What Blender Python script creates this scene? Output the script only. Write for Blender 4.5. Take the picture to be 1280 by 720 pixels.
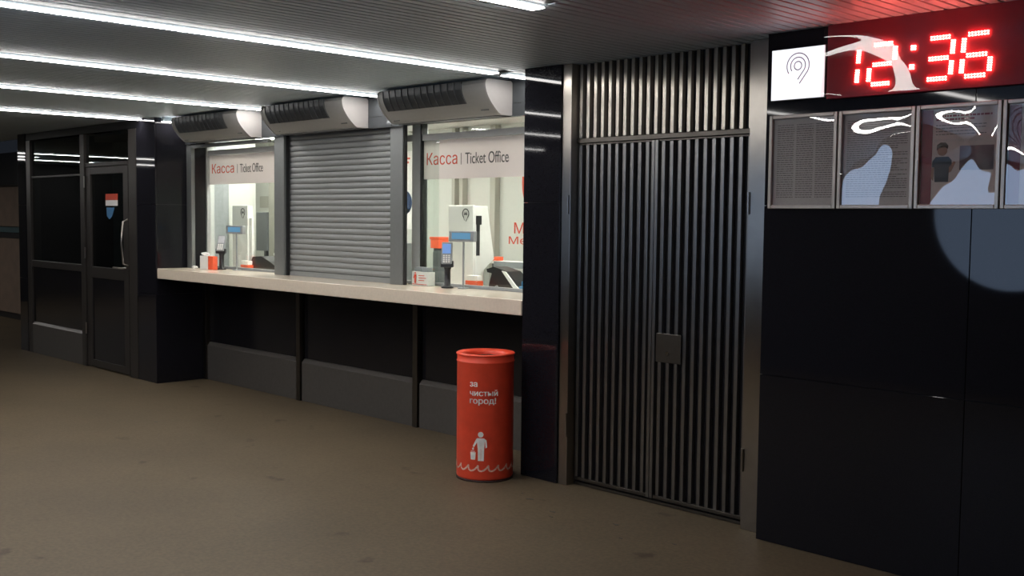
import bpy, math, random
from mathutils import Matrix, Vector
random.seed(7)
for o in list(bpy.data.objects): bpy.data.objects.remove(o)
SC = bpy.context.scene
COL = SC.collection

# ------------------------------------------------------------------ camera, world, exposure
cam_d = bpy.data.cameras.new('camera'); cam = bpy.data.objects.new('camera', cam_d); COL.objects.link(cam)
cam_d.sensor_width = 36.0; cam_d.lens = 36.0 * 1342.09 / 1280.0; cam_d.clip_start = 0.05; cam_d.clip_end = 100
yaw, pitch, roll = math.radians(45.609), math.radians(-3.695), math.radians(0.610)
fwd = Vector((-math.sin(yaw)*math.cos(pitch), math.cos(yaw)*math.cos(pitch), math.sin(pitch)))
rt = Vector((math.cos(yaw), math.sin(yaw), 0)); up = rt.cross(fwd)
r2 = math.cos(roll)*rt + math.sin(roll)*up; u2 = -math.sin(roll)*rt + math.cos(roll)*up
M = Matrix((r2, u2, -fwd)).transposed().to_4x4(); M.translation = Vector((0.0, -4.793, 1.62))
cam.matrix_world = M
SC.camera = cam
world = bpy.data.worlds.new('world'); SC.world = world; world.use_nodes = True
world.node_tree.nodes['Background'].inputs[0].default_value = (0.5, 0.6, 0.8, 1)
world.node_tree.nodes['Background'].inputs[1].default_value = 0.02
SC.view_settings.view_transform = 'Standard'; SC.view_settings.look = 'None'
SC.view_settings.exposure = 0.0; SC.view_settings.gamma = 1.0; SC.view_settings.use_curve_mapping = False
LAMP = 31.0        # radiance of the hall's light lines
OFFICE = 31.0      # radiance of the office ceiling panels
DISC = 3.6         # radiance of the round backlit panel behind the viewer

# ------------------------------------------------------------------ materials
def new_mat(name):
    m = bpy.data.materials.new(name); m.use_nodes = True
    nt = m.node_tree; nt.nodes.clear()
    out = nt.nodes.new('ShaderNodeOutputMaterial')
    return m, nt, out
def principled(name, col, rough=.5, metal=0., spec=.5, aniso=0., var=.08, scale=30., bump=0., bscale=200., rvar=0.):
    m, nt, out = new_mat(name)
    b = nt.nodes.new('ShaderNodeBsdfPrincipled'); nt.links.new(b.outputs[0], out.inputs[0])
    b.inputs['Roughness'].default_value = rough; b.inputs['Metallic'].default_value = metal
    b.inputs['Specular IOR Level'].default_value = spec
    tc = nt.nodes.new('ShaderNodeTexCoord')
    n = nt.nodes.new('ShaderNodeTexNoise'); n.inputs['Scale'].default_value = scale; n.inputs['Detail'].default_value = 4
    nt.links.new(tc.outputs['Object'], n.inputs['Vector'])
    r = nt.nodes.new('ShaderNodeValToRGB')
    r.color_ramp.elements[0].position = .3; r.color_ramp.elements[1].position = .7
    r.color_ramp.elements[0].color = (*[c*(1-var) for c in col], 1); r.color_ramp.elements[1].color = (*[min(1, c*(1+var)) for c in col], 1)
    nt.links.new(n.outputs[0], r.inputs[0]); nt.links.new(r.outputs[0], b.inputs['Base Color'])
    if rvar:
        mr = nt.nodes.new('ShaderNodeMapRange'); mr.inputs[3].default_value = rough*(1-rvar); mr.inputs[4].default_value = rough*(1+rvar)
        nt.links.new(n.outputs[0], mr.inputs[0]); nt.links.new(mr.outputs[0], b.inputs['Roughness'])
    if aniso:
        b.inputs['Anisotropic'].default_value = aniso
        t = nt.nodes.new('ShaderNodeTangent'); t.direction_type = 'RADIAL'; t.axis = 'Z'
        nt.links.new(t.outputs[0], b.inputs['Tangent'])
    if bump:
        n2 = nt.nodes.new('ShaderNodeTexNoise'); n2.inputs['Scale'].default_value = bscale; n2.inputs['Detail'].default_value = 3
        nt.links.new(tc.outputs['Object'], n2.inputs['Vector'])
        bp = nt.nodes.new('ShaderNodeBump'); bp.inputs['Strength'].default_value = bump; bp.inputs['Distance'].default_value = .01
        nt.links.new(n2.outputs[0], bp.inputs['Height']); nt.links.new(bp.outputs[0], b.inputs['Normal'])
    return m
def emission(name, col, s):
    m, nt, out = new_mat(name)
    e = nt.nodes.new('ShaderNodeEmission'); e.inputs[0].default_value = (*col, 1); e.inputs[1].default_value = s
    nt.links.new(e.outputs[0], out.inputs[0]); return m
def glass(name, tint=(1, 1, 1), rough=0.0, ior=1.5, gain=1.0, bump=0.0):
    m, nt, out = new_mat(name)
    t = nt.nodes.new('ShaderNodeBsdfTransparent'); t.inputs[0].default_value = (*tint, 1)
    g = nt.nodes.new('ShaderNodeBsdfGlossy'); g.inputs['Roughness'].default_value = rough; g.inputs[0].default_value = (gain, gain, gain, 1)
    # Schlick reflectance from the facing angle (same from both sides of the pane)
    ge = nt.nodes.new('ShaderNodeNewGeometry')
    def mth(op, a_, b_=None):
        q = nt.nodes.new('ShaderNodeMath'); q.operation = op
        for k, val in enumerate((a_, b_)):
            if val is None: continue
            if isinstance(val, (int, float)): q.inputs[k].default_value = val
            else: nt.links.new(val, q.inputs[k])
        return q.outputs[0]
    dt = nt.nodes.new('ShaderNodeVectorMath'); dt.operation = 'DOT_PRODUCT'
    nt.links.new(ge.outputs['Normal'], dt.inputs[0]); nt.links.new(ge.outputs['Incoming'], dt.inputs[1])
    r0 = ((ior-1)/(ior+1))**2
    sc_ = mth('POWER', mth('SUBTRACT', 1.0, mth('ABSOLUTE', dt.outputs['Value'])), 5.0)
    fac = mth('ADD', mth('MULTIPLY', sc_, 1-r0), r0)
    mx = nt.nodes.new('ShaderNodeMixShader')
    nt.links.new(fac, mx.inputs[0]); nt.links.new(t.outputs[0], mx.inputs[1]); nt.links.new(g.outputs[0], mx.inputs[2])
    nt.links.new(mx.outputs[0], out.inputs[0]); return m

def granite_mat():
    m, nt, out = new_mat('black_granite')
    b = nt.nodes.new('ShaderNodeBsdfPrincipled'); nt.links.new(b.outputs[0], out.inputs[0])
    b.inputs['Roughness'].default_value = .035; b.inputs['Specular IOR Level'].default_value = .26
    tc = nt.nodes.new('ShaderNodeTexCoord')
    v = nt.nodes.new('ShaderNodeTexVoronoi'); v.inputs['Scale'].default_value = 260
    nt.links.new(tc.outputs['Object'], v.inputs['Vector'])
    r = nt.nodes.new('ShaderNodeValToRGB'); e = r.color_ramp.elements
    e[0].position = 0; e[0].color = (.007, .0068, .0095, 1); e[1].position = .95; e[1].color = (.011, .0108, .0145, 1)
    nt.links.new(v.outputs['Color'], r.inputs[0]); nt.links.new(r.outputs[0], b.inputs['Base Color'])
    return m
def floor_mat():
    m, nt, out = new_mat('floor_stone')
    b = nt.nodes.new('ShaderNodeBsdfPrincipled'); nt.links.new(b.outputs[0], out.inputs[0])
    b.inputs['Roughness'].default_value = .55; b.inputs['Specular IOR Level'].default_value = .25
    tc = nt.nodes.new('ShaderNodeTexCoord')
    n1 = nt.nodes.new('ShaderNodeTexNoise'); n1.inputs['Scale'].default_value = 1.1; n1.inputs['Detail'].default_value = 5
    n2 = nt.nodes.new('ShaderNodeTexNoise'); n2.inputs['Scale'].default_value = 55; n2.inputs['Detail'].default_value = 6
    n3 = nt.nodes.new('ShaderNodeTexNoise'); n3.inputs['Scale'].default_value = 3.2; n3.inputs['Detail'].default_value = 8
    for n in (n1, n2, n3): nt.links.new(tc.outputs['Object'], n.inputs['Vector'])
    r1 = nt.nodes.new('ShaderNodeValToRGB'); e = r1.color_ramp.elements
    e[0].position = .3; e[0].color = (.106, .081, .051, 1); e[1].position = .7; e[1].color = (.130, .099, .061, 1)
    nt.links.new(n1.outputs[0], r1.inputs[0])
    r2_ = nt.nodes.new('ShaderNodeValToRGB'); e = r2_.color_ramp.elements
    e[0].position = .3; e[0].color = (.78, .78, .78, 1); e[1].position = .7; e[1].color = (1.1, 1.1, 1.1, 1)
    nt.links.new(n2.outputs[0], r2_.inputs[0])
    mx = nt.nodes.new('ShaderNodeMix'); mx.data_type = 'RGBA'; mx.blend_type = 'MULTIPLY'; mx.inputs[0].default_value = 1
    nt.links.new(r1.outputs[0], mx.inputs[6]); nt.links.new(r2_.outputs[0], mx.inputs[7])
    r3 = nt.nodes.new('ShaderNodeValToRGB'); e = r3.color_ramp.elements
    e[0].position = .27; e[0].color = (.45, .42, .4, 1); e[1].position = .33; e[1].color = (1, 1, 1, 1)
    nt.links.new(n3.outputs[0], r3.inputs[0])
    mx2 = nt.nodes.new('ShaderNodeMix'); mx2.data_type = 'RGBA'; mx2.blend_type = 'MULTIPLY'; mx2.inputs[0].default_value = 1
    nt.links.new(mx.outputs[2], mx2.inputs[6]); nt.links.new(r3.outputs[0], mx2.inputs[7])
    nt.links.new(mx2.outputs[2], b.inputs['Base Color'])
    return m

GRANITE = granite_mat(); PALESTONE = principled('back_wall_stone', (.06, .06, .064), .5, var=.08, scale=6); FLOOR = floor_mat()
def brushed(name, col, rough, an):
    m, nt, out = new_mat(name)
    gl = nt.nodes.new('ShaderNodeBsdfAnisotropic'); gl.inputs['Roughness'].default_value = rough; gl.inputs['Anisotropy'].default_value = an; gl.inputs['Rotation'].default_value = .25
    t = nt.nodes.new('ShaderNodeTangent'); t.direction_type = 'RADIAL'; t.axis = 'Z'
    tc = nt.nodes.new('ShaderNodeTexCoord'); n = nt.nodes.new('ShaderNodeTexNoise'); n.inputs['Scale'].default_value = 14
    nt.links.new(tc.outputs['Object'], n.inputs['Vector'])
    r = nt.nodes.new('ShaderNodeValToRGB'); r.color_ramp.elements[0].color = (*[c*.9 for c in col], 1); r.color_ramp.elements[1].color = (*[c*1.08 for c in col], 1)
    nt.links.new(n.outputs[0], r.inputs[0]); nt.links.new(r.outputs[0], gl.inputs[0])
    nt.links.new(t.outputs[0], gl.inputs['Tangent']); nt.links.new(gl.outputs[0], out.inputs[0]); return m
GATESTEEL = brushed('gate_steel', (.42, .39, .34), .30, .72)
LEAFSTEEL = brushed('gate_leaf_steel', (.27, .262, .255), .36, .45)
STEEL = brushed('brushed_steel', (.40, .37, .33), .30, .68)
DARKSTEEL = principled('dark_steel', (.12, .11, .10), .33, 1., var=.06)
DOORMETAL = principled('door_metal', (.052, .046, .043), .38, .6, var=.06)
BLACKPANEL = principled('black_panel', (.009, .0088, .011), .16, 0., spec=.3, var=.05)
GATEBACK = principled('gate_backing', (.012, .011, .013), .35, 0.)
KICK = principled('kick_metal', (.12, .112, .105), .42, .5, var=.06)
ALU = principled('grey_aluminium', (.20, .21, .21), .42, .35, var=.03)
ALUDARK = principled('dark_aluminium', (.13, .14, .145), .4, .4, var=.03)
SHUTTER = principled('shutter_grey', (.255, .265, .265), .5, .1, var=.03)
BULKHEAD = principled('bulkhead_panel', (.08, .088, .095), .07, .45, var=.03)
CEIL = principled('ceiling_slat_paint', (.47, .56, .62), .42, .1, var=.04)
CEILBACK = principled('ceiling_void', (.02, .021, .023), .8)
COUNTER = principled('counter_stone', (.74, .64, .52), .16, 0., var=.04, scale=70)
WHITEPL = principled('white_plastic', (.84, .83, .81), .35, var=.02)
CURTAIN = principled('heater_casing', (.26, .255, .24), .45, var=.02)
CAP = principled('heater_cap', (.30, .285, .275), .4, var=.02)
FIN = principled('heater_fin', (.10, .105, .11), .4)
FRAMEGREY = principled('frame_grey', (.46, .47, .46), .45, var=.03)
TRIMDARK = principled('lamp_trim', (.045, .048, .05), .5)
GRILLE = principled('heater_grille', (.045, .05, .055), .4, .2)
BLACKPL = principled('black_plastic', (.015, .015, .017), .35)
GREYPL = principled('grey_plastic', (.28, .30, .31), .4)
OFFWALL = principled('office_paint', (.60, .61, .57), .6, var=.02)
OFFBEIGE = principled('office_pilaster', (.42, .41, .36), .6, var=.03)
def film_mat():
    m, nt, out = new_mat('banner_film')
    a = nt.nodes.new('ShaderNodeBsdfDiffuse'); a.inputs[0].default_value = (.66, .63, .62, 1)
    b_ = nt.nodes.new('ShaderNodeBsdfTranslucent'); b_.inputs[0].default_value = (.86, .80, .78, 1)
    mx = nt.nodes.new('ShaderNodeMixShader'); mx.inputs[0].default_value = .4
    nt.links.new(a.outputs[0], mx.inputs[1]); nt.links.new(b_.outputs[0], mx.inputs[2]); nt.links.new(mx.outputs[0], out.inputs[0]); return m
BANNER = film_mat()
REDINK = principled('red_ink', (.62, .07, .035), .5)
GREYINK = principled('grey_ink', (.07, .07, .07), .5)
WHITEINK = principled('white_ink', (.80, .77, .72), .5, var=.1)
FADEDINK = principled('faded_ink', (.80, .45, .36), .55, var=.3, scale=120)
BINRED = principled('bin_red', (.95, .085, .038), .42, var=.07, scale=14)
BINDARK = principled('bin_inside', (.03, .008, .006), .7)
ORANGE = principled('orange_red', (.80, .11, .04), .45)
BLUEPL = principled('blue_plastic', (.05, .20, .42), .4)
NAVY = principled('navy_print', (.012, .035, .10), .4, var=.5, scale=60)
WINE = principled('wine_print', (.20, .008, .022), .5)
PAPER = principled('poster_paper', (.56, .49, .445), .55, var=.04, scale=60)
GREYPAPER = principled('notice_paper', (.44, .42, .40), .55, var=.05, scale=60)
PRINT = principled('small_print', (.13, .12, .115), .6)
PALEINK = principled('pale_print', (.42, .41, .40), .6)
SKIN = principled('printed_skin', (.30, .16, .11), .6)
HAIR = principled('printed_hair', (.05, .022, .014), .6)
SHIRT = principled('printed_shirt', (.018, .032, .05), .6)
PHOTO = principled('printed_photo', (.09, .045, .05), .5, var=.8, scale=9)
FRAMEALU = principled('frame_aluminium', (.42, .385, .35), .38, .55, var=.03)
BROWN = principled('brown_board', (.16, .115, .085), .6, var=.15, scale=5)
DARKWALL = principled('dark_wall', (.02, .02, .022), .4)
TEAL = principled('teal_board', (.05, .09, .10), .5)
GLASS = glass('clear_glass', (.93, .96, .94))
SMOKED = glass('smoked_glass', (.50, .56, .56), ior=1.5)
LOBBY = principled('lobby_paint', (.20, .235, .23), .6)
FILM = glass('clear_film', (.93, .91, .91), .008, 1.85)
ACRYLIC = glass('red_acrylic', (1.0, .82, .80), .004, 1.34)
CLOCKBACK = principled('clock_back', (.26, .012, .03), .6)
LINE = emission('light_line', (1.0, .965, .93), LAMP)
PANEL = emission('office_light', (1.0, .97, .90), OFFICE)
SIGNLIT = emission('sign_face', (.93, .94, 1.0), 1.15)
SIGNINK = principled('sign_ink', (.60, .22, .50), .5)
LED = emission('clock_led', (1.0, .17, .13), 42.0)
DISCLIT = emission('round_panel_face', (.50, .68, 1.0), DISC)
LCD = emission('terminal_lcd', (.22, .38, .75), .9)
LCD2 = emission('display_lcd', (.16, .36, .55), .8)

# ------------------------------------------------------------------ mesh helpers
class MB:
    def __init__(s): s.v = []; s.f = []; s.sm = []
    def add(s, vs, fs, smooth=False):
        n = len(s.v); s.v += [tuple(p) for p in vs]; s.f += [[i+n for i in f] for f in fs]; s.sm += [smooth]*len(fs); return s
    def box(s, x0, x1, y0, y1, z0, z1):
        x0, x1 = sorted((x0, x1)); y0, y1 = sorted((y0, y1)); z0, z1 = sorted((z0, z1))
        return s.add([(x0,y0,z0),(x1,y0,z0),(x1,y1,z0),(x0,y1,z0),(x0,y0,z1),(x1,y0,z1),(x1,y1,z1),(x0,y1,z1)],
                     [(0,3,2,1),(4,5,6,7),(0,1,5,4),(1,2,6,5),(2,3,7,6),(3,0,4,7)])
    def prism_x(s, prof, x0, x1, smooth=False):     # profile in (y,z), counter-clockwise seen from +x
        n = len(prof)
        vs = [(x0, y, z) for y, z in prof] + [(x1, y, z) for y, z in prof]
        fs = [(i, (i+1) % n, n+(i+1) % n, n+i) for i in range(n)]
        s.add(vs, fs, smooth); s.add(vs, [tuple(range(n))[::-1], tuple(range(n, 2*n))]); return s
    def prism_y(s, prof, y0, y1, smooth=False):     # profile in (x,z)
        n = len(prof)
        vs = [(x, y0, z) for x, z in prof] + [(x, y1, z) for x, z in prof]
        fs = [(i, n+i, n+(i+1) % n, (i+1) % n) for i in range(n)]
        s.add(vs, fs, smooth); s.add(vs, [tuple(range(n)), tuple(range(n, 2*n))[::-1]]); return s
    def lathe(s, cx, cy, prof, n=32, smooth=True):
        m = len(prof); vs = []
        for i in range(n):
            a = 2*math.pi*i/n
            vs += [(cx+r*math.cos(a), cy+r*math.sin(a), z) for r, z in prof]
        fs = []
        for i in range(n):
            j = (i+1) % n
            for k in range(m-1): fs.append((i*m+k, j*m+k, j*m+k+1, i*m+k+1))
        return s.add(vs, fs, smooth)
    def tube(s, pts, r, n=8, closed=False):
        pts = [Vector(p) for p in pts]; m = len(pts); vs = []
        for i, p in enumerate(pts):
            a = pts[(i-1) % m] if (closed or i > 0) else p; b = pts[(i+1) % m] if (closed or i < m-1) else p
            t = (b-a).normalized(); h = Vector((0, 0, 1)) if abs(t.z) < .9 else Vector((1, 0, 0))
            u = t.cross(h).normalized(); w = t.cross(u)
            vs += [tuple(p+r*(math.cos(2*math.pi*k/n)*u+math.sin(2*math.pi*k/n)*w)) for k in range(n)]
        fs = []
        for i in range(m if closed else m-1):
            j = (i+1) % m
            for k in range(n): fs.append((i*n+k, i*n+(k+1) % n, j*n+(k+1) % n, j*n+k))
        s.add(vs, fs, True)
        if not closed: s.add(vs, [tuple(range(n))[::-1], tuple(range((m-1)*n, m*n))])
        return s
    def rot_z(s, cx, cy, a, start=0):
        c, d = math.cos(a), math.sin(a)
        for i in range(start, len(s.v)):
            x, y, z = s.v[i]; s.v[i] = (cx+c*(x-cx)-d*(y-cy), cy+d*(x-cx)+c*(y-cy), z)
        return s
    def rot_x(s, cy, cz, a):
        c, d = math.cos(a), math.sin(a)
        for i in range(len(s.v)):
            x, y, z = s.v[i]; s.v[i] = (x, cy+c*(y-cy)-d*(z-cz), cz+d*(y-cy)+c*(z-cz))
        return s
    def map(s, fn):
        s.v = [fn(*p) for p in s.v]; return s
    def build(s, name, mat, parent=None, bevel=0.0, label=None, kind=None):
        me = bpy.data.meshes.new(name)
        org = wloc(parent) if parent else Vector((0, 0, 0))
        if parent is None:      # origin at the base centre
            xs = [p[0] for p in s.v]; ys = [p[1] for p in s.v]; zs = [p[2] for p in s.v]
            org = Vector(((min(xs)+max(xs))/2, (min(ys)+max(ys))/2, min(zs)))
        me.from_pydata([(p[0]-org.x, p[1]-org.y, p[2]-org.z) for p in s.v], [], s.f)
        me.polygons.foreach_set('use_smooth', s.sm)
        me.materials.append(mat); me.update()
        o = bpy.data.objects.new(name, me); COL.objects.link(o)
        if parent: o.parent = parent
        else: o.location = org
        if bevel:
            b = o.modifiers.new('bevel', 'BEVEL'); b.width = bevel; b.segments = 2; b.limit_method = 'ANGLE'; b.angle_limit = .7
        if label: o['label'] = label
        if kind: o['kind'] = kind
        return o
def wloc(o):
    v = Vector(o.location)
    while o.parent: o = o.parent; v += Vector(o.location)
    return v
def thing(name, loc, label, cat, group=None):
    o = bpy.data.objects.new(name, None); COL.objects.link(o); o.location = loc; o.empty_display_size = .1
    o['label'] = label; o['category'] = cat
    if group: o['group'] = group
    return o
def tag(o, label, cat, group=None):
    o['label'] = label; o['category'] = cat
    if group: o['group'] = group
    return o
def structure(name, loc=(0, 0, 0), label=None):
    o = bpy.data.objects.new(name, None); COL.objects.link(o); o.location = loc; o.empty_display_size = .1
    o['kind'] = 'structure'
    if label: o['label'] = label
    return o
def box(name, mat, parent, x0, x1, y0, y1, z0, z1, bevel=0.0, label=None, kind=None):
    return MB().box(x0, x1, y0, y1, z0, z1).build(name, mat, parent, bevel, label, kind)
def copy_part(o, dloc, parent=None):
    c = o.copy(); COL.objects.link(c); c.parent = parent or o.parent
    c.location = Vector(o.location)+Vector(dloc); return c
def copy_thing(root, dloc, label):
    r = root.copy(); COL.objects.link(r); r.location = Vector(root.location)+Vector(dloc); r['label'] = label
    for ch in list(root.children):
        c = ch.copy(); COL.objects.link(c); c.parent = r
        for g in list(ch.children):
            d = g.copy(); COL.objects.link(d); d.parent = c
    return r
def text_mb(body, fit=None, size=.1, depth=.0008, spacing=1.0, line=1.0, align='LEFT', bold=0.0):
    cu = bpy.data.curves.new('text', 'FONT'); cu.body = body; cu.size = size; cu.extrude = depth; cu.space_character = spacing
    cu.space_line = line; cu.align_x = align; cu.resolution_u = 4; cu.offset = bold
    ob = bpy.data.objects.new('text', cu); COL.objects.link(ob)
    dg = bpy.context.evaluated_depsgraph_get(); dg.update()
    me = bpy.data.meshes.new_from_object(ob.evaluated_get(dg))
    mb = MB(); mb.add([tuple(v.co) for v in me.vertices], [tuple(p.vertices) for p in me.polygons])
    bpy.data.objects.remove(ob); bpy.data.curves.remove(cu); bpy.data.meshes.remove(me)
    if fit:
        u0, u1, v0, v1 = fit
        xs = [p[0] for p in mb.v]; ys = [p[1] for p in mb.v]
        a, b, c, d = min(xs), max(xs), min(ys), max(ys)
        mb.v = [(u0+(p[0]-a)/(b-a)*(u1-u0), v0+(p[1]-c)/(d-c)*(v1-v0), p[2]) for p in mb.v]
    return mb
def on_front(y):                # text plane -> a wall facing -y
    return lambda u, v, w: (u, y-w, v)
def disc_pts(cx, cz, r, n=24, a0=0., a1=2*math.pi):
    return [(cx+r*math.cos(a0+(a1-a0)*i/n), cz+r*math.sin(a0+(a1-a0)*i/n)) for i in range(n+(0 if abs(a1-a0-2*math.pi) < 1e-6 else 1))]
def ring_mb(cx, cz, r0, r1, y0, y1, a0=0., a1=2*math.pi, n=40):
    mb = MB(); full = abs(a1-a0-2*math.pi) < 1e-6; vs = []
    m = n if full else n+1
    for i in range(m):
        a = a0+(a1-a0)*i/n; c, s_ = math.cos(a), math.sin(a)
        vs += [(cx+r0*c, y0, cz+r0*s_), (cx+r1*c, y0, cz+r1*s_), (cx+r1*c, y1, cz+r1*s_), (cx+r0*c, y1, cz+r0*s_)]
    fs = []
    for i in range(n):
        j = (i+1) % m
        for k in range(4): fs.append((i*4+k, i*4+(k+1) % 4, j*4+(k+1) % 4, j*4+k))
    return mb.add(vs, fs)

# ------------------------------------------------------------------ setting: floor, ceiling, walls
ZC = 2.549
floor = box('floor', FLOOR, None, -20.5, 2.5, -5.75, 3.2, -.06, 0); floor['kind'] = 'structure'
ceiling = structure('ceiling', (0, 0, ZC))
box('void', CEILBACK, ceiling, -20.5, 2.5, -5.75, .26, ZC+.012, ZC+.06)
PITCH = .060
def slat_prof(): return [(-.0235, .016), (-.0235, .0015), (-.022, 0), (.022, 0), (.0235, .0015), (.0235, .016)]
first = None; rest = MB()
lamp_x = [-3.31, -4.97, -6.57, -8.17, -9.97]
x = 2.4; count = 0
while x > -20.4:
    x -= PITCH
    cut = any(abs(x-lx) < .09 for lx in lamp_x+[-16.9, -17.9, -18.9])
    y0, y1 = -5.7, .24
    pr = [(x+a, ZC-.004+b) for a, b in slat_prof()]
    if cut: continue
    if -6.4 < x < .2:
        if first is None:
            first = MB().prism_y(pr, y0, y1).build('slat', CEIL, ceiling); fx = x
        else: copy_part(first, (x-fx, 0, 0))
    else: rest.prism_y(pr, y0, y1)
for lx, ye in zip(lamp_x, (-1.40, None, None, None, None)):
    if ye is not None:
        for dx in (-.06, 0, .06):
            MB().prism_y([(lx+dx+a, ZC-.004+b) for a, b in slat_prof()], ye+.01, .24).build('short_slat', CEIL, ceiling)
rest.build('slat_field', CEIL, ceiling, kind='stuff')

def granite_wall(name, x0, x1, yf, thick, z0, z1, nx, nz, gap=.003, side=None, label=None):
    """a core with polished slabs standing proud of it, joints recessed"""
    w = structure(name, (x0, yf, z0), label)
    core = MB().box(x0+.002, x1-.002, yf+.018, yf+thick, z0, z1); core.build('core', DARKWALL, w)
    for i in range(nx):
        for j in range(nz):
            a = x0+(x1-x0)*i/nx; b = x0+(x1-x0)*(i+1)/nx; c = z0+(z1-z0)*j/nz; d = z0+(z1-z0)*(j+1)/nz
            box('granite_slab', GRANITE, w, a+gap/2, b-gap/2, yf, yf+.02, c+gap/2, d-gap/2, .0012)
    return w
# right wall beside the gate (posters hang on it)
granite_wall('wall_right', -2.975, 2.21, -.12, .3, 0, ZC-.001, 5, 3)
# pillars
def pillar(name, x0, x1, yf, y1):
    w = structure(name, (x0, yf, 0))
    box('core', DARKWALL, w, x0+.018, x1-.018, yf+.018, y1, 0, ZC-.002)
    zz = [0, .86, 1.72, ZC-.002]
    for j in range(3):
        box('granite_slab', GRANITE, w, x0, x1, yf, yf+.02, zz[j]+.0015, zz[j+1]-.0015, .0012)
        for xs in ((x0, x0+.02), (x1-.02, x1)):
            box('granite_slab', GRANITE, w, xs[0], xs[1], yf+.0205, y1, zz[j]+.0015, zz[j+1]-.0015)
    return w
pillar('trim_1', -10.085, -9.70, -.06, .55)
pillar('trim_2', -4.755, -4.445, -.045, .6)
pillar('trim_3', -13.20, -12.965, -.06, 1.15)
# recess wall under the counter
kw = structure('wall_counter', (-9.7, .45, 0))
box('core', DARKWALL, kw, -9.69, -4.76, .50, .56, 0, 1.01)
for a, b in ((-9.66, -8.06), (-7.98, -6.44), (-6.36, -4.77)):
    box('black_panel', BLACKPANEL, kw, a, b, .475, .499, .375, 1.008, .002)
    MB().prism_x([(.445, .0), (.499, .0), (.499, .372), (.475, .372), (.445, .340)][::1], a, b).build('kick_plate', KICK, kw, .002)
for a in (-9.675, -8.02, -6.40):
    box('frame_post', DARKSTEEL, kw, a-.028, a+.028, .43, .499, 0, 1.008, .002)
# bulkhead over the windows
bh = structure('wall_bulkhead', (-9.7, .25, 2.3))
box('core', DARKWALL, bh, -9.7, -4.755, .27, .55, 2.335, ZC-.004)
for a, b in ((-9.698, -8.07), (-8.067, -6.47), (-6.467, -4.757)):
    box('panel', BULKHEAD, bh, a, b, .25, .269, 2.388, ZC-.004, .001)
    box('panel', BULKHEAD, bh, a, b, .25, .269, 2.30, 2.385, .001)
# wall behind the viewer, side walls, far wall
bw = structure('wall_back', (0, -5.7, 0))
for i in range(14):
    a = -20.5+23*i/14
    box('stone_slab', PALESTONE, bw, a+.002, a+23/14-.002, -5.75, -5.70, 0, ZC-.002)
box('wall_end', DARKWALL, None, 2.212, 2.5, -5.7, -.12, 0, ZC-.002)['kind'] = 'structure'
fw = structure('wall_far', (-20, 1.2, 0))
box('core', DARKWALL, fw, -20.5, -13.2, 1.25, 1.32, 0, ZC-.002)
for a, b in ((-20.4, -19.0), (-18.99, -17.6), (-17.59, -16.2)):
    box('board', BROWN, fw, a, b, 1.205, 1.249, 1.42, 2.02, .003)
    box('board', BROWN, fw, a, b, 1.205, 1.249, .10, 1.24, .003)
    box('rail', DARKWALL, fw, a, b, 1.19, 1.249, 1.25, 1.32, .003)
    box('teal_strip', TEAL, fw, a, b, 1.20, 1.249, 1.33, 1.41, .003)
    box('rail', DARKSTEEL, fw, a, b, 1.195, 1.249, 2.03, 2.06, .002)
box('wall_left', DARKWALL, None, -20.55, -20.45, -5.7, 1.3, 0, ZC-.002)['kind'] = 'structure'
post = box('trim_4', DARKSTEEL, None, -14.42, -14.30, .55, .62, 0, 2.16, .003); post['kind'] = 'structure'

random.seed(11)
STAIN = principled('floor_stain', (.030, .024, .020), .5)
for sx, sy, sr in ((-4.30, -.42, .030), (-4.02, -.52, .024), (-3.96, -.60, .014), (-4.42, -.36, .012), (-3.62, -.45, .022), (-3.2, -.5, .018), (-3.45, -.62, .014), (-7.9, -.95, .02)):
    ring_ = [(sx+sr*random.uniform(.5, 1.2)*math.cos(k*math.pi/6), sy+.55*sr*random.uniform(.5, 1.2)*math.sin(k*math.pi/6)) for k in range(12)]
    m = MB(); m.add([(a, b, .0006) for a, b in ring_], [tuple(range(12))]); m.add([(a, b, .0006) for a, b in ring_]+[(a, b, 0) for a, b in ring_], [(i, 12+i, 12+(i+1) % 12, (i+1) % 12) for i in range(12)])
    m.build('stain', STAIN, floor)

# ------------------------------------------------------------------ ceiling light lines
def light_line(x, y0, y1, label, z=2.528, w=.075):
    t = thing('linear_light', (x, y1, z), label, 'ceiling light', 'light lines in the slatted ceiling')
    box('diffuser', LINE, t, x-w/2, x+w/2, y0, y1, z, z+.004, .001)
    box('housing', CEIL, t, x-w/2+.004, x+w/2-.004, y0, y1, z+.0042, max(z+.012, ZC-.0045))
    if w > .06: box('trim_plate', TRIMDARK, t, x-.125, x+.125, y0, y1, ZC-.0042, ZC+.006)
    return t
light_line(lamp_x[0], -5.6, -1.41, 'white light line ending short of the slatted gate, rightmost on the ceiling')
light_line(lamp_x[1], -5.6, -.10, 'long white light line ending above the right ticket window')
light_line(lamp_x[1], -.01, .235, 'short white light piece past the gap, above the right ticket window', z=2.527)
light_line(lamp_x[2], -5.6, .232, 'long white light line ending between the heaters of shutter and right window')
light_line(lamp_x[3], -5.6, .232, 'long white light line ending between the left and middle heaters')
light_line(lamp_x[4], -5.6, -.075, 'white light line ending at the left black pillar by the glazed door')
light_line(-9.635, -.01, .235, 'short narrow white light piece against the side of the left black pillar', z=2.498, w=.05)

light_line(-16.9, -5.6, -1.0, 'white light line over the far left hall, mirrored in the staff door glass, nearest', z=2.528)
light_line(-17.9, -2.0, -1.3, 'short white light piece over the far left hall, mirrored in the staff door glass', z=2.528)
light_line(-18.9, -5.6, -1.0, 'white light line over the far left hall, mirrored in the staff door glass, farthest', z=2.528)
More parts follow.
